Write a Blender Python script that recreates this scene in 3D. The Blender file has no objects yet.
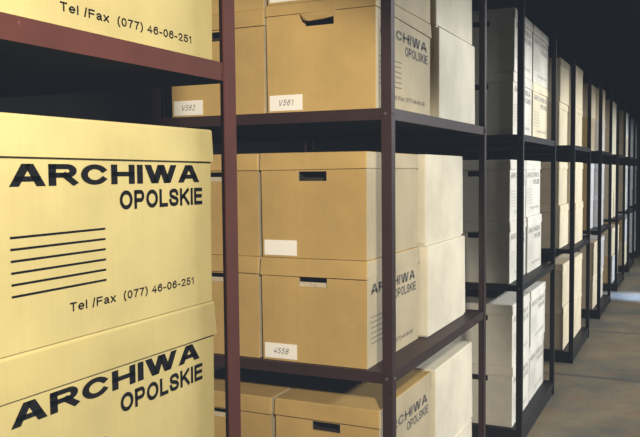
import bpy, bmesh, math, random
from mathutils import Vector, Matrix
random.seed(11)
sc = bpy.context.scene
C = sc.collection
R = math.radians

# ------------------------------------------------------------------ materials
def nodes(name):
    m = bpy.data.materials.new(name); m.use_nodes = True
    nt = m.node_tree
    return m, nt, nt.nodes['Principled BSDF']

def mixcol(nt, fac, a, b, blend='MIX'):
    n = nt.nodes.new('ShaderNodeMix'); n.data_type = 'RGBA'; n.blend_type = blend
    for sock, v in ((n.inputs[0], fac), (n.inputs[6], a), (n.inputs[7], b)):
        if hasattr(v, 'is_output'): nt.links.new(v, sock)
        elif isinstance(v, (int, float)): sock.default_value = v
        else: sock.default_value = (*v, 1)
    return n.outputs[2]

def ramp(nt, fac, lo, hi):
    n = nt.nodes.new('ShaderNodeMapRange'); nt.links.new(fac, n.inputs[0])
    n.inputs[1].default_value = lo; n.inputs[2].default_value = hi
    return n.outputs[0]

def noise(nt, co, scale, detail=3, rough=.55):
    n = nt.nodes.new('ShaderNodeTexNoise'); nt.links.new(co, n.inputs['Vector'])
    n.inputs['Scale'].default_value = scale; n.inputs['Detail'].default_value = detail
    n.inputs['Roughness'].default_value = rough
    return n.outputs['Fac']

def scaled(nt, co, s):
    n = nt.nodes.new('ShaderNodeMapping'); nt.links.new(co, n.inputs['Vector'])
    n.inputs['Scale'].default_value = s
    return n.outputs[0]

def coord(nt, which='Object'):
    return nt.nodes.new('ShaderNodeTexCoord').outputs[which]

def bump(nt, b, h, strength, dist=.002):
    n = nt.nodes.new('ShaderNodeBump'); n.inputs['Strength'].default_value = strength
    n.inputs['Distance'].default_value = dist
    nt.links.new(h, n.inputs['Height']); nt.links.new(n.outputs[0], b.inputs['Normal'])

def cardboard(name, col, dark=.84):
    m, nt, b = nodes(name)
    co = coord(nt)
    rnd = nt.nodes.new('ShaderNodeObjectInfo').outputs['Random']
    d = tuple(c*dark for c in col)
    l = tuple(min(1, c*1.06) for c in col)
    c1 = mixcol(nt, ramp(nt, noise(nt, co, 5, 4), .35, .7), l, d)
    flute = noise(nt, scaled(nt, co, (190, 190, 3)), 1, 1)          # faint vertical flutes of the board
    c2 = mixcol(nt, ramp(nt, flute, .35, .8), c1, mixcol(nt, 1.0, c1, (.965, .96, .95), 'MULTIPLY'))
    c3 = mixcol(nt, 1.0, c2, mixcol(nt, rnd, (.90, .89, .87), (1, 1, 1)), 'MULTIPLY')
    nt.links.new(c3, b.inputs['Base Color'])
    b.inputs['Roughness'].default_value = .8
    b.inputs['Specular IOR Level'].default_value = .25
    bump(nt, b, noise(nt, co, 7, 2), .35, .006)
    return m

def plain(name, col, rough=.6, spec=.4, var=.0, scale=20):
    m, nt, b = nodes(name)
    if var:
        c = mixcol(nt, ramp(nt, noise(nt, coord(nt), scale), .3, .7), col, tuple(x*(1-var) for x in col))
        nt.links.new(c, b.inputs['Base Color'])
    else:
        b.inputs['Base Color'].default_value = (*col, 1)
    b.inputs['Roughness'].default_value = rough
    b.inputs['Specular IOR Level'].default_value = spec
    return m

M = {}
M['yellow'] = cardboard('yellow_kraft_board', (.395, .348, .166))
M['kraft'] = cardboard('brown_kraft_board', (.535, .372, .146))
M['kraft_side'] = cardboard('pale_kraft_side', (.53, .47, .335))
M['brown'] = cardboard('brown_board', (.545, .375, .165))
M['tan'] = cardboard('tan_board', (.60, .50, .35))
M['pale'] = cardboard('pale_cream_board', (.79, .76, .64))
M['cream'] = cardboard('cream_board', (.75, .68, .51))
M['white'] = cardboard('white_board', (.72, .71, .66))
M['grey'] = cardboard('pale_grey_board', (.64, .655, .70))
M['ink'] = plain('black_print', (.006, .006, .007), .9, 0)
M['faint'] = plain('faded_grey_print', (.17, .165, .15), .8, .1)
M['faintest'] = plain('pale_grey_print', (.42, .41, .38), .8, .1)
M['pencil'] = plain('pencil_marks', (.13, .13, .14), .9, 0)
M['paper'] = plain('white_paper', (.93, .92, .90), .7, .2, .03)
M['papers'] = plain('stored_papers', (.62, .55, .42), .8, .2, .3, 60)
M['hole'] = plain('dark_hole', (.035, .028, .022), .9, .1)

def paint(name, col, rough):
    m, nt, b = nodes(name)
    co = coord(nt)
    c = mixcol(nt, ramp(nt, noise(nt, co, 9, 5), .35, .75), col, tuple(x*.72 for x in col))
    chip = ramp(nt, noise(nt, co, 70, 4), .69, .74)
    nt.links.new(mixcol(nt, chip, c, tuple(min(1, x*2.2+.02) for x in col)), b.inputs['Base Color'])
    b.inputs['Roughness'].default_value = rough; b.inputs['Specular IOR Level'].default_value = .22
    bump(nt, b, noise(nt, co, 120, 2), .12, .001)
    return m
M['maroon'] = paint('maroon_steel_paint', (.062, .0165, .012), .75)
M['darkbrown'] = paint('dark_brown_steel_paint', (.040, .021, .021), .5)
M['black'] = paint('near_black_steel_paint', (.009, .008, .009), .55)
M['underside_shade'] = plain('painted_shade_underside', (.012, .011, .012), .8, .1)  # dark colour puts the shade into the shelf undersides
M['bolt'] = plain('bolt_steel', (.09, .08, .078), .5, .3)

# floor
m, nt, b = nodes('worn_concrete'); co = coord(nt)
c = mixcol(nt, ramp(nt, noise(nt, co, 1.7, 6, .62), .34, .66), (.255, .205, .125), (.10, .105, .092))
c = mixcol(nt, ramp(nt, noise(nt, scaled(nt, co, (1, 2.2, 1)), 3.1, 5, .65), .50, .68), c, (.225, .15, .082))
c = mixcol(nt, ramp(nt, noise(nt, co, 38, 3), .55, .8), c, (.11, .105, .095))
sep = nt.nodes.new('ShaderNodeSeparateXYZ'); nt.links.new(co, sep.inputs[0])
def line_at(y0, w):
    a = nt.nodes.new('ShaderNodeMath'); a.operation = 'SUBTRACT'; nt.links.new(sep.outputs[1], a.inputs[0]); a.inputs[1].default_value = y0
    d = nt.nodes.new('ShaderNodeMath'); d.operation = 'ABSOLUTE'; nt.links.new(a.outputs[0], d.inputs[0])
    return ramp(nt, d.outputs[0], w, w*.3)
for y0 in (2.2, 5.32, 6.88, 10.3, 13.2):
    c = mixcol(nt, line_at(y0, .035), c, (.085, .083, .078))
nt.links.new(c, b.inputs['Base Color']); b.inputs['Roughness'].default_value = .5
bump(nt, b, noise(nt, co, 14, 5), .25, .006)
M['floor'] = m
M['wall'] = plain('dark_plaster', (.05, .052, .056), .9, .2, .3, 3)
M['ceiling'] = plain('dark_ceiling', (.022, .024, .028), .95, .1, .3, 2)

# ------------------------------------------------------------------ helpers
SIDE = {'kraft': 'kraft_side', 'tan': 'cream', 'brown': 'grey'}
def link(name, bm, mats, parent=None, loc=(0, 0, 0)):
    me = bpy.data.meshes.new(name)
    bmesh.ops.recalc_face_normals(bm, faces=bm.faces)
    bm.to_mesh(me); bm.free()
    for mm in (mats if isinstance(mats, (list, tuple)) else [mats]): me.materials.append(M[mm])
    if isinstance(mats, str) and mats in SIDE:                 # aisle sides in another colour; daylight painted in on tan and brown boxes
        me.materials.append(M[SIDE[mats]])
        for p in me.polygons:
            if p.normal.x > .8: p.material_index = 1
    o = bpy.data.objects.new(name, me); C.objects.link(o)
    o.location = loc; o.parent = parent
    return o

def tag(o, label, cat, group=None):
    o['label'] = label; o['category'] = cat
    if group: o['group'] = group

def empty(name, loc):
    o = bpy.data.objects.new(name, None); C.objects.link(o); o.location = loc
    o.empty_display_size = .1
    return o

def add_box(bm, x0, x1, y0, y1, z0, z1):
    v = [bm.verts.new((x, y, z)) for z in (z0, z1) for y in (y0, y1) for x in (x0, x1)]
    for q in ((0, 2, 3, 1), (4, 5, 7, 6), (0, 1, 5, 4), (2, 6, 7, 3), (0, 4, 6, 2), (1, 3, 7, 5)):
        bm.faces.new([v[i] for i in q])
    return v

def add_prism(bm, pts, z0, z1):
    a = [bm.verts.new((x, y, z0)) for x, y in pts]; b_ = [bm.verts.new((x, y, z1)) for x, y in pts]
    n = len(pts)
    bm.faces.new(a[::-1]); bm.faces.new(b_)
    for i in range(n): bm.faces.new((a[i], a[(i+1) % n], b_[(i+1) % n], b_[i]))

# ------------------------------------------------------------------ lettering
def arc(cx, cy, rx, ry, a0, a1, n=14):
    return [(cx+rx*math.cos(R(a0+(a1-a0)*i/n)), cy+ry*math.sin(R(a0+(a1-a0)*i/n))) for i in range(n+1)]

# a plain grotesque alphabet as stroke centre lines in a unit cell: (width, [polylines])
GLYPH = {
 'A': (1.0, [('d', (0, 0), (.46, 1)), ('d', (1, 0), (.54, 1)), [(.17, .28), (.83, .28)]]),
 'R': (.92, [[(0, 0), (0, 1)], [(0, 1), (.68, 1)]+arc(.68, .74, .27, .26, 90, -90)+[(0, .48)], [(.56, .48), (.98, .02)]]),
 'C': (.95, [arc(.5, .5, .5, .5, 38, 322, 22)]),
 'H': (.90, [[(0, 0), (0, 1)], [(1, 0), (1, 1)], [(0, .52), (1, .52)]]),
 'I': (.22, [[(.5, 0), (.5, 1)]]),
 'W': (1.36, [('d', (0, 1), (.25, 0)), ('d', (.27, 0), (.49, 1)), ('d', (.51, 1), (.73, 0)), ('d', (.75, 0), (1, 1))]),
 'O': (1.0, [arc(.5, .5, .5, .5, 0, 360, 28)]),
 'P': (.84, [[(0, 0), (0, 1)], [(0, 1), (.66, 1)]+arc(.66, .72, .31, .28, 90, -90)+[(0, .44)]]),
 'L': (.74, [[(0, 1), (0, 0), (1, 0)]]),
 'S': (.86, [[(.97, .76), (.90, .91), (.72, .99), (.5, 1), (.25, .98), (.06, .89), (.03, .74), (.10, .62), (.3, .55), (.6, .48), (.90, .39), (1, .26), (.93, .09), (.74, .01), (.5, 0), (.24, .02), (.06, .11), (0, .27)]]),
 'K': (.90, [[(0, 0), (0, 1)], [(.95, 1), (.05, .40)], [(.36, .60), (1, 0)]]),
 'E': (.82, [[(1, 1), (0, 1), (0, 0), (1, 0)], [(0, .52), (.94, .52)]]),
 'F': (.78, [[(1, 1), (0, 1), (0, 0)], [(0, .52), (.9, .52)]]),
 'T': (.82, [[(0, 1), (1, 1)], [(.5, 1), (.5, 0)]]),
 'V': (.86, [('d', (0, 1), (.48, 0)), ('d', (.52, 0), (1, 1))]),
 'e': (.74, [[(0, .38), (1, .38)]+arc(.5, .37, .5, .37, 8, 310, 18)]),
 'l': (.20, [[(.5, 0), (.5, 1)]]),
 'a': (.72, [[(.05, .60), (.25, .74), (.6, .74), (.86, .62), (.88, .12), (1, 0)], [(.88, .44), (.3, .38), (.04, .22), (.12, .03), (.4, 0), (.88, .2)]]),
 'x': (.70, [[(0, .74), (1, 0)], [(1, .74), (0, 0)]]),
 '/': (.36, [[(0, -.05), (1, 1.05)]]),
 '(': (.36, [arc(2.3, .42, 2.3, .8, 125, 235, 10)]),
 ')': (.36, [arc(-1.3, .42, 2.3, .8, 55, -55, 10)]),
 '-': (.46, [[(0, .36), (1, .36)]]),
 ' ': (.30, []),
 '0': (.72, [arc(.5, .5, .5, .5, 0, 360, 22)]),
 '1': (.55, [[(.1, .76), (.6, 1), (.6, 0)]]),
 '2': (.72, [arc(.5, .73, .47, .27, 170, -30, 12)+[(.55, .32), (0, 0), (1, 0)]]),
 '4': (.76, [[(.74, 0), (.74, 1), (0, .28), (1, .28)]]),
 '5': (.72, [[(.92, 1), (.2, 1), (.08, .52), (.3, .62)]+arc(.5, .32, .5, .32, 95, -160, 14)]),
 '6': (.72, [[(.94, .80), (.75, .98), (.5, 1), (.2, .90), (.02, .6), (0, .32)]+arc(.5, .31, .5, .31, 180, 540, 18)]),
 '7': (.70, [[(0, 1), (1, 1), (.55, .5), (.36, 0)]]),
 '8': (.72, [arc(.5, .76, .42, .24, 0, 360, 16), arc(.5, .27, .5, .27, 0, 360, 16)]),
}

def stroke(bm, pts, t, place):
    pts = [p for i, p in enumerate(pts) if i == 0 or math.dist(p, pts[i-1]) > 1e-5]
    closed = math.dist(pts[0], pts[-1]) < 1e-6
    if closed: pts = pts[:-1]
    if not closed and len(pts) > 1:      # square ends
        def ext(p, q):
            d = math.dist(p, q) or 1
            return (p[0]+(p[0]-q[0])/d*t/2, p[1]+(p[1]-q[1])/d*t/2)
        pts = [ext(pts[0], pts[1])]+pts[1:-1]+[ext(pts[-1], pts[-2])]
    n = len(pts); Ls = []; Rs = []
    for i in range(n):
        p = pts[i]; a = pts[i-1] if (i or closed) else None; c = pts[(i+1) % n] if (i < n-1 or closed) else None
        def nrm(u, v):
            d = math.hypot(v[0]-u[0], v[1]-u[1]) or 1
            return (-(v[1]-u[1])/d, (v[0]-u[0])/d)
        if a is None: k = nrm(p, c)
        elif c is None: k = nrm(a, p)
        else:
            k1 = nrm(a, p); k2 = nrm(p, c); m_ = (k1[0]+k2[0], k1[1]+k2[1]); q = m_[0]**2+m_[1]**2
            f_ = 2/q if q > .9 else 2/.9
            k = (m_[0]*f_, m_[1]*f_)
        Ls.append(bm.verts.new(place(p[0]+k[0]*t/2, p[1]+k[1]*t/2))); Rs.append(bm.verts.new(place(p[0]-k[0]*t/2, p[1]-k[1]*t/2)))
    for i in range(n if closed else n-1):
        j = (i+1) % n
        bm.faces.new((Rs[i], Rs[j], Ls[j], Ls[i]))

def put_text(bm, s, u0, u1, v0, cap, place, weight=.17, shear=0.0, gap=.2):
    """write s from u0 to u1 on the baseline v0 with capitals `cap` high"""
    tot = sum(GLYPH[ch][0] for ch in s)+gap*(len(s)-1)
    k = (u1-u0)/tot; t = weight; x0 = 0.0
    P = lambda x, y: place(u0+k*x+cap*y*shear, v0+cap*y)
    for ch in s:
        w_, pl = GLYPH[ch]
        for p in pl:
            fx = lambda x: x0+(t/2+x*(w_-t) if w_ > t else w_/2)
            if p[0] == 'd':
                (xa, ya), (xb, yb) = p[1:]; h = t*.58
                V = [bm.verts.new(P(*q)) for q in ((fx(xa)-h, ya), (fx(xa)+h, ya), (fx(xb)+h, yb), (fx(xb)-h, yb))]
                bm.faces.new(V)
            else: stroke(bm, [(fx(x), t/2+y*(1-t)) for x, y in p], t, P)
        x0 += w_+gap

def put_line(bm, u0, u1, v, t, place):
    V = [bm.verts.new(place(u, w)) for u, w in ((u0, v-t/2), (u1, v-t/2), (u1, v+t/2), (u0, v+t/2))]
    bm.faces.new(V)

# ------------------------------------------------------------------ archive boxes
HB, HT = .286, .302                # wall height, height over the lid
def body_bm(w, l, dz=0):
    """cardboard box: hand hole cut through the front (-Y), slightly rounded upright edges"""
    bm = bmesh.new()
    X = [-w/2, -.044, .044, w/2]; Z = [0, .220+dz, .247+dz, HB]; y0 = -l/2; y1 = l/2
    g = [[bm.verts.new((x, y0, z)) for x in X] for z in Z]
    for j in range(3):
        for i in range(3):
            if (i, j) != (1, 1): bm.faces.new((g[j][i], g[j][i+1], g[j+1][i+1], g[j+1][i]))
    ring = [g[1][1], g[1][2], g[2][2], g[2][1]]
    inn = [bm.verts.new((v.co.x, y0+.006, v.co.z)) for v in ring]
    for i in range(4): bm.faces.new((ring[i], ring[(i+1) % 4], inn[(i+1) % 4], inn[i]))
    bl = [bm.verts.new((w/2, y1, z)) for z in Z]; br = [bm.verts.new((-w/2, y1, z)) for z in Z]
    for j in range(3):
        bm.faces.new((g[j][3], bl[j], bl[j+1], g[j+1][3]))
        bm.faces.new((bl[j], br[j], br[j+1], bl[j+1]))
        bm.faces.new((br[j], g[j][0], g[j+1][0], br[j+1]))
    bm.faces.new([*g[0], bl[0], br[0]][::-1]); bm.faces.new([*g[3], bl[3], br[3]])
    e = [e for e in bm.edges if abs(abs(e.verts[0].co.x)-w/2) < 1e-5 and abs(abs(e.verts[0].co.y)-l/2) < 1e-5
         and abs(e.verts[0].co.x-e.verts[1].co.x) < 1e-6 and abs(e.verts[0].co.y-e.verts[1].co.y) < 1e-6]
    bmesh.ops.bevel(bm, geom=e, offset=.003, segments=2, affect='EDGES', profile=.5)
    return bm

def lid_bm(w, l, rg, zb=.25, flare=.0071, zf=None, top=HT):
    """lid: flat top with softened edges and four skirts that flare a little, open below"""
    bm = bmesh.new(); t = .003
    def ring(dx, dy, z, j=0):
        return [bm.verts.new((sx*(w/2+dx)+rg.uniform(-j, j), sy*(l/2+dy)+rg.uniform(-j, j), z+rg.uniform(-j, j)))
                for sx, sy in ((-1, -1), (1, -1), (1, 1), (-1, 1))]
    a = ring(.003, .003, top-.001, .0008); b_ = ring(.0041, flare-.0006, zb, .0016)
    if zf:
        for v in b_[:2]: v.co.z += zf-zb
    c = [bm.verts.new(v.co+Vector((-math.copysign(t, v.co.x), -math.copysign(t, v.co.y), 0))) for v in b_]
    d = [bm.verts.new(v.co+Vector((-math.copysign(t, v.co.x), -math.copysign(t, v.co.y), -t))) for v in a]
    bm.faces.new(a); bm.faces.new(d[::-1])
    for i in range(4):
        k = (i+1) % 4
        for p, q in ((a, b_), (b_, c), (c, d)): bm.faces.new((p[i], q[i], q[k], p[k]))
    e = [x for x in bm.edges if (x.verts[0] in a and x.verts[1] in a) or (x.verts[0] in a and x.verts[1] in b_) or (x.verts[0] in b_ and x.verts[1] in a)]
    bmesh.ops.bevel(bm, geom=e, offset=.004, segments=3, affect='EDGES', profile=.5)
    return bm

def lettering_bm(w, l, du=0, dv=0):
    """the maker's print on the long side (+X): name, two-line heading, six ruled lines, telephone"""
    bm = bmesh.new(); X = w/2+.0006; s = l/.48
    P = lambda u, v: (X, -l/2+du+u*s, v-.004+dv)
    put_text(bm, 'ARCHIWA', .030, .443, .2135, .0288, P, weight=.235, gap=.10)
    put_text(bm, 'OPOLSKIE', .236, .452, .1755, .0285, P, weight=.215, gap=.13)
    for i in range(6): put_line(bm, .028, .203, .150-.0148*i, .0030, P)
    put_text(bm, 'Tel /Fax  (077) 46-06-251', .128, .424, .041, .0125, P, weight=.17, gap=.17)
    return bm

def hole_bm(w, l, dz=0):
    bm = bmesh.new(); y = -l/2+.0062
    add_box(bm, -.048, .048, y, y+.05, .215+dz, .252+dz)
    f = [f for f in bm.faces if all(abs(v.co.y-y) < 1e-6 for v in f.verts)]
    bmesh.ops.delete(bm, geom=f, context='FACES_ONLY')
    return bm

_lab = {}
def make_box(name, kind, w, l, front=True, letters=False, faint=False, mark=None, blank=False, flap=False, papers=False, dz=0, zb=.253, zf=None, top=HT, shift=(0, 0), seed=0):
    rg = random.Random(seed)
    w -= .009; l -= .014          # the lid overhangs the walls
    t = empty(name, (0, 0, 0))
    b_ = link('body', body_bm(w, l, dz), kind, t)
    if letters: link('printed_lettering', lettering_bm(w, l, *shift), ('faintest' if kind in ('white', 'cream') else 'faint') if faint else 'ink', b_)
    link('lid', lid_bm(w, l, rg, zb, .0071, zf, top), kind, t)
    if front:
        h = link('hand_hole', hole_bm(w, l, dz), 'hole', t)
        if papers:
            bm = bmesh.new(); add_box(bm, -.046, .046, -l/2+.0078, -l/2+.010, .216, .233)
            link('stored_papers', bm, 'papers', h)
        if flap:
            bm = bmesh.new(); y = -l/2-.0015
            ra = [(-.056, y-.004, .272), (.056, y-.004, .274), (.050, y-.010, .256), (.020, y-.022, .249), (-.022, y-.025, .246), (-.040, y-.014, .252)]
            A = [bm.verts.new(p) for p in ra]; B = [bm.verts.new((p[0], p[1]-.003, p[2]+.001)) for p in ra]
            bm.faces.new(A); bm.faces.new(B[::-1])
            for i in range(6): bm.faces.new((A[i], A[(i+1) % 6], B[(i+1) % 6], B[i]))
            link('flap', bm, kind, t)
    if mark is not None or blank:
        bm = bmesh.new(); y = -l/2-.0012
        x0 = -w/2+.008
        add_box(bm, x0, x0+.105, y, -l/2-.0002, .006, .050)
        lb = link('paper_label', bm, 'paper', t)
        if mark:
            bm = bmesh.new()
            put_text(bm, mark, x0+.028, x0+.076, .020, .017, lambda u, v: (u, y-.0005, v), weight=.13, shear=.25, gap=.25)
            link('handwritten_number', bm, 'pencil', lb)
    return t

def dup(root, name):
    r = root.copy(); r.name = name; C.objects.link(r)
    for ch in list(root.children):
        c = ch.copy(); C.objects.link(c); c.parent = r
        for g in ch.children:
            d = g.copy(); C.objects.link(d); d.parent = c
    return r

# ------------------------------------------------------------------ layout (metres, camera above the origin, aisle runs along +Y)
XC = -.724                       # plane of the rack ends along the aisle
BAY = .772
GROUP = 'cardboard archive boxes on the steel racks'
ORD = ['first', 'second', 'third', 'fourth', 'fifth', 'sixth', 'seventh', 'eighth']
#        y front, y rear, shelf tops (bottom, middle, top), paint
RACKS = [(.190, 1.201, (.085, .808, 1.5235), 'maroon'),
         (1.995, 3.072, (.070, .789, 1.506), 'darkbrown'),
         (3.814, 4.822, (.080, .787, 1.509), 'black'),
         (5.640, 6.606, (.080, .793, 1.509), 'black'),
         (7.436, 8.440, (.080, .795, 1.509), 'black'),
         (9.240, 10.25, (.080, .795, 1.509), 'black'),
         (11.04, 12.05, (.080, .795, 1.509), 'black'),
         (12.84, 13.86, (.080, .795, 1.509), 'black')]
LOOK = ['maroon painted steel shelving rack whose end fills the edge of view, closest to the camera',
        'dark brown steel shelving rack of kraft boxes, second from the camera',
        'black steel shelving rack holding whitish boxes, third from the camera',
        'black steel shelving rack with tan and cream boxes, fourth from the camera',
        'black steel shelving rack in the distance, fifth from the camera',
        'black steel shelving rack in the distance, sixth from the camera',
        'black steel shelving rack in the distance, seventh from the camera',
        'black steel shelving rack farthest down the aisle, eighth from the camera']
FL = .029; TH = .003             # angle iron flange and thickness

def angle_bm(sx, sy, zt, fx, fy):
    """L-section upright: corner at the origin, flanges running -sx along X and -sy along Y"""
    bm = bmesh.new()
    pts = [(0, 0), (-sx*fx, 0), (-sx*fx, -sy*TH), (-sx*TH, -sy*TH), (-sx*TH, -sy*fy), (0, -sy*fy)]
    add_prism(bm, pts, 0, zt)
    return bm

for n, (y0, y1, zs, col) in enumerate(RACKS):
    t = empty('shelving_rack', (XC, y0, 0)); tag(t, LOOK[n], 'shelving rack', 'steel shelving racks along the aisle')
    L = y1-y0; bays = 2 if n < 2 else 1
    zt = 2.42
    for k in range(bays+1):
        x = -BAY*k; sx = 1 if k == 0 else -1
        fx = FL if n else .030; fy = FL if n else .036
        if k: x -= 0 if k < bays else 0
        for yy, sy in ((0, -1), (L, 1)):
            link('post', angle_bm(sx, sy, zt, fx if k else fx, fy), col, t, (x if k == 0 else x-.004, yy, 0))
    for j, z in enumerate(zs):
        for k in range(bays):
            bm = bmesh.new(); xa = -BAY*(k+1)+.002; xb = -BAY*k-TH-.0005; ya = TH+.0005; yb = L-TH-.0005
            lip = .031; e = .003
            add_box(bm, xa, xb, ya, yb, z-e, z)
            add_box(bm, xa, xb, ya, ya+e, z-lip, z-e); add_box(bm, xa, xb, yb-e, yb, z-lip, z-e)
            add_box(bm, xa, xa+e, ya+e, yb-e, z-lip, z-e); add_box(bm, xb-e, xb, ya+e, yb-e, z-lip, z-e)
            if j == 0:   # kick plate down to the floor
                add_box(bm, xa, xb, ya+.004, ya+.008, 0.001, z-lip); add_box(bm, xb-.008, xb-.004, ya+.008, yb-.008, 0.001, z-lip)
            bmesh.ops.remove_doubles(bm, verts=bm.verts, dist=1e-5)
            bm.normal_update()
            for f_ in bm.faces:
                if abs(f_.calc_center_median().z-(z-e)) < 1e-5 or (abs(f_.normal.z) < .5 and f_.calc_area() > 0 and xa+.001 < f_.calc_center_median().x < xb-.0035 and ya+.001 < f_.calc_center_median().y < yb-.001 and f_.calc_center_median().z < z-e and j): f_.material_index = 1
            link('shelf', bm, [col, 'underside_shade'], t)
    if 0 < n < 3:
        for z in zs[1:]:
            for yy in (.016, L-.016):
                bm = bmesh.new()
                bmesh.ops.create_cone(bm, cap_ends=True, segments=8, radius1=.005, radius2=.004, depth=.004, matrix=Matrix.Translation((.002, yy, z-.016)) @ Matrix.Rotation(math.pi/2, 4, 'Y'))
                link('bolt', bm, 'bolt', t)
            bm = bmesh.new()
            bmesh.ops.create_cone(bm, cap_ends=True, segments=8, radius1=.005, radius2=.004, depth=.004, matrix=Matrix.Translation((-.016, -.002, z-.016)) @ Matrix.Rotation(math.pi/2, 4, 'X'))
            link('bolt', bm, 'bolt', t)

protos = {}
def box(label, kind, xr, yf, z, w=.335, l=.48, rot=None, **k):
    """one archive box: right side at xr, front at yf, standing at z"""
    key = (kind, w, l, tuple(sorted(k.items())))
    if key in protos: o = dup(protos[key], 'archive_box')
    else: o = make_box('archive_box', kind, w, l, seed=len(protos), **k); protos[key] = o
    o.location = (xr-w/2, yf+l/2, z+.0006)
    o.rotation_euler = (0, 0, R(rot if rot is not None else random.uniform(-.35, .35)))
    tag(o, label, 'box', GROUP)
    return o

# first rack: three yellow boxes showing their printed long side to the aisle
z2 = RACKS[0][2][1]; z3 = RACKS[0][2][2]
AX = -.7595
box('yellow printed archive box under another yellow one, lower of the pair on the maroon rack', 'yellow', AX, .687, z2, .344, .498, zb=.243, letters=True, shift=(-.009, -.001), rot=0)
box('yellow printed archive box with ruled lines, sitting on another yellow box on the maroon rack', 'yellow', AX, .687, z2+HT, .344, .498, zb=.246, letters=True, rot=0)
box('yellow printed archive box alone on the top shelf of the maroon rack', 'yellow', AX+.002, .684, z3, .344, .512, letters=True, shift=(-.006, -.009), rot=0)

# second rack: two columns of brown boxes facing the passage, hand holes and paper labels forward
bY = 2.012; zb, zm, zt = RACKS[1][2]
def B(*a, **k): return box(*a, **k)
B('brown archive box with folded hand hole flap and numbered label, top shelf, second rack', 'kraft', -.772, bY, zt, .344, .505, letters=True, faint=True, mark='V561', flap=True, dz=.018, zb=.26, zf=.274, top=.308, rot=0)
B('brown archive box at very top of the second rack, above the box with folded flap', 'kraft', -.772, bY+.004, zt+.308, .342, .505, blank=True, rot=0)
B('brown archive box with numbered label behind the maroon post, top shelf of second rack', 'kraft', -1.117, bY+.003, zt, mark='V562', rot=0)
B('brown archive box above the V-numbered one, partly behind the maroon post, second rack', 'kraft', -1.117, bY+.006, zt+HT, mark='V560', rot=0)
B('brown archive box with a blank white label, upper in stack on middle shelf, second rack', 'kraft', -.802, bY-.002, zm+HT, .337, .465, blank=True, rot=.3)
B('brown printed archive box with numbered label, lower in stack on middle shelf, second rack', 'kraft', -.800, bY-.004, zm, .340, .465, letters=True, faint=True, shift=(0, -.007), zb=.251, mark='4558', papers=True, rot=0)
B('brown archive box partly behind maroon post, upper on middle shelf of the second rack', 'kraft', -1.142, bY+.002, zm+HT, papers=True, rot=0)
B('brown archive box partly behind maroon post, lower on middle shelf of the second rack', 'kraft', -1.144, bY, zm, papers=True, rot=0)
B('brown printed archive box at outer corner, upper on bottom shelf, second rack', 'kraft', -.770, bY+.006, zb+HT, .335, .49, letters=True, faint=True, rot=0)
B('brown archive box at outer corner, lower on bottom shelf, second rack', 'kraft', -.770, bY+.006, zb, .335, .49, rot=0)
B('brown archive box partly behind maroon post, upper on bottom shelf of the second rack', 'kraft', -1.110, bY+.004, zb+HT, papers=True, rot=0)
B('brown archive box partly behind maroon post, lower on bottom shelf of the second rack', 'kraft', -1.110, bY+.004, zb, rot=0)
# rear stacks of the second rack, paler sides to the aisle
B('cream archive box behind the flap box, lower in rear stack, top shelf, second rack', 'pale', -.752, bY+.520, zt, .335, .48, zb=.006, front=False, rot=0)
B('cream archive box, upper in rear stack, top shelf of second rack', 'pale', -.762, bY+.518, zt+HT, .335, .48, zb=.006, front=False, rot=.2)
B('cream archive box, upper in rear stack, middle shelf of second rack', 'pale', -.785, bY+.475, zm+HT, .335, .47, zb=.006, front=False, rot=0)
B('cream archive box, lower in rear stack, middle shelf of second rack', 'pale', -.776, bY+.470, zm, .335, .48, zb=.006, front=False, rot=0)
B('cream archive box, upper in rear stack, bottom shelf of second rack', 'pale', -.762, bY+.51, zb+HT, .335, .49, zb=.006, front=False, rot=0)
B('cream archive box, lower in rear stack, bottom shelf of second rack', 'pale', -.762, bY+.51, zb, .335, .49, zb=.006, front=False, rot=0)

SH = ['bottom', 'middle', 'top']
ROWW = ['front', 'rear']
LAY = ['lower', 'upper']
def rows(n, kinds, lens, insets, skip=()):
    """ends of rack n: kinds[shelf][row][layer]; lens[shelf] box length; insets[shelf] from the end plane"""
    y0, y1, zs, col = RACKS[n]
    for s in range(3):
        for r in range(2):
            for v in range(2):
                if (s, r, v) in skip: continue
                kd = kinds[s][r][v]
                word = {'white': 'white', 'pale': 'cream', 'cream': 'cream', 'tan': 'tan', 'kraft': 'brown', 'brown': 'brown', 'grey': 'pale grey'}[kd]
                box(f'{word} archive box, {LAY[v]} in {ROWW[r]} stack, {SH[s]} shelf, {ORD[n]} rack from camera', kd,
                    XC-(insets[s] if isinstance(insets[s], float) else insets[s][r])+random.uniform(-.006, .006), y0+.022+r*(lens[s]+.012)+random.uniform(0, .006), zs[s]+v*HT, .335, lens[s],
                    front=(r == 0), letters=(kd in ('white', 'cream') and n < 3), faint=True)

W_, P_, T_, K_, G_, N_ = 'white', 'cream', 'tan', 'kraft', 'grey', 'brown'
rows(2, (((W_, W_), (W_, W_)), ((W_, W_), (W_, W_)), ((W_, W_), (P_, W_))), (.470, .425, .482), (.05, .06, .045))
rows(3, (((T_, T_), (P_, P_)), ((T_, T_), (P_, P_)), ((T_, P_), (P_, P_))), (.445, .42, .43), ((.075, .05), (.10, .05), (.10, .05)))
rows(4, (((T_, T_), (W_, G_)), ((N_, N_), (G_, G_)), ((K_, T_), (W_, P_))), (.455, .45, .43), (.06, (.11, .06), (.10, .06)))
rows(5, (((N_, T_), (T_, T_)), ((T_, T_), (T_, T_)), ((T_, T_), (P_, T_))), (.455, .45, .45), (.06, .08, .08))
rows(6, (((T_, N_), (P_, G_)), ((T_, T_), (G_, G_)), ((T_, T_), (P_, G_))), (.455, .45, .45), (.06, .08, .08))
rows(7, (((G_, G_), (G_, G_)), ((G_, G_), (G_, G_)), ((G_, G_), (G_, G_))), (.455, .45, .45), (.06, .08, .08))

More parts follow.
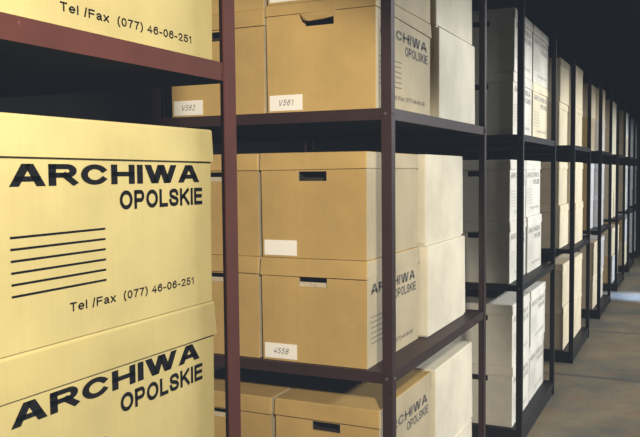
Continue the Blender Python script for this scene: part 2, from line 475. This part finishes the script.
# ------------------------------------------------------------------ room
def structure(name, bm, mat):
    o = link(name, bm, mat); o['kind'] = 'structure'; return o
XW, XL, YN, YF, ZC = 1.65, -4.2, -2.6, 17.0, 3.2
bm = bmesh.new(); add_box(bm, XL, XW, YN, YF, -.1, 0); structure('floor', bm, 'floor')
bm = bmesh.new(); add_box(bm, XL, XW, YN, YF, ZC, ZC+.1); structure('ceiling', bm, 'ceiling')
bm = bmesh.new(); add_box(bm, XL-.12, XL, YN, YF, 0, ZC); structure('wall_left', bm, 'wall')
bm = bmesh.new(); add_box(bm, XL, XW, YF, YF+.12, 0, ZC); structure('wall_back', bm, 'wall')
bm = bmesh.new(); add_box(bm, XL, XW, YN-.12, YN, 0, ZC); structure('wall_front', bm, 'wall')
# aisle wall with window openings and one doorway
OPEN = [(2.9, 5.15, .55, 2.45), (5.4, 6.8, .55, 2.45), (7.02, 8.1, .55, 2.45), (8.35, 9.15, 0, 2.25), (9.9, 11.6, .7, 2.45)]
bm = bmesh.new(); yp = YN
for a, b2, s0, s1 in OPEN:
    add_box(bm, XW, XW+.12, yp, a, 0, ZC)
    if s0: add_box(bm, XW, XW+.12, a, b2, 0, s0)
    add_box(bm, XW, XW+.12, a, b2, s1, ZC); yp = b2
add_box(bm, XW, XW+.12, yp, YF, 0, ZC)
structure('wall_right', bm, 'wall')

# ------------------------------------------------------------------ light
def aim(o, tgt): o.rotation_euler = (Vector(tgt)-o.location).to_track_quat('-Z', 'Y').to_euler()
def lamp(name, typ, loc, tgt, energy, col, **k):
    d = bpy.data.lights.new(name, typ); d.energy = energy; d.color = col
    for a, v in k.items(): setattr(d, a, v)
    o = bpy.data.objects.new(name, d); C.objects.link(o); o.location = loc; aim(o, tgt)
    return o
LP = Vector((.38, -.05, 2.0))
lamp('warm_spot', 'SPOT', LP, LP+Vector((-math.cos(R(41)), math.sin(R(41)), -.60)), 325, (1, .88, .68), spot_size=R(66), spot_blend=.2, shadow_soft_size=.08)
lamp('daylight', 'AREA', (4.2, 5.5, 2.9), (-.8, 5.4, 1.0), 540, (1, .98, .93), shape='RECTANGLE', size=7.2, size_y=.3)
lamp('door_daylight', 'SPOT', (4.2, 8.75, 3.1), (-.20, 8.92, 0), 14000, (.30, .50, 1), spot_size=R(7.5), spot_blend=.35, shadow_soft_size=.12)
lamp('far_daylight', 'AREA', (4.2, 10.8, 2.9), (-.8, 10.8, 1.1), 300, (.86, .93, 1), shape='RECTANGLE', size=2.4, size_y=.3)

w = bpy.data.worlds.new('dim_room'); sc.world = w; w.use_nodes = True
w.node_tree.nodes['Background'].inputs[0].default_value = (.55, .7, 1, 1)
w.node_tree.nodes['Background'].inputs[1].default_value = .04

# ------------------------------------------------------------------ camera
f, yaw, pit, rol = 791.68, .438757, -.057188, -.009416
fw = Vector((-math.sin(yaw)*math.cos(pit), math.cos(yaw)*math.cos(pit), math.sin(pit)))
r0 = Vector((math.cos(yaw), math.sin(yaw), 0)); u0 = r0.cross(fw)
rr = r0*math.cos(rol)+u0*math.sin(rol); uu = -r0*math.sin(rol)+u0*math.cos(rol)
cd = bpy.data.cameras.new('camera'); cam = bpy.data.objects.new('camera', cd); C.objects.link(cam)
cam.matrix_world = Matrix(((rr.x, uu.x, -fw.x, 0), (rr.y, uu.y, -fw.y, 0), (rr.z, uu.z, -fw.z, 1.3334), (0, 0, 0, 1)))
cd.sensor_width = 36; cd.lens = f*36/640; cd.clip_start = .05
sc.camera = cam

vs = sc.view_settings
vs.view_transform = 'Standard'; vs.look = 'None'; vs.exposure = 0; vs.gamma = 1
vs.use_curve_mapping = True
vs.curve_mapping.black_level = (-.015, -.018, -.022)
vs.curve_mapping.update()
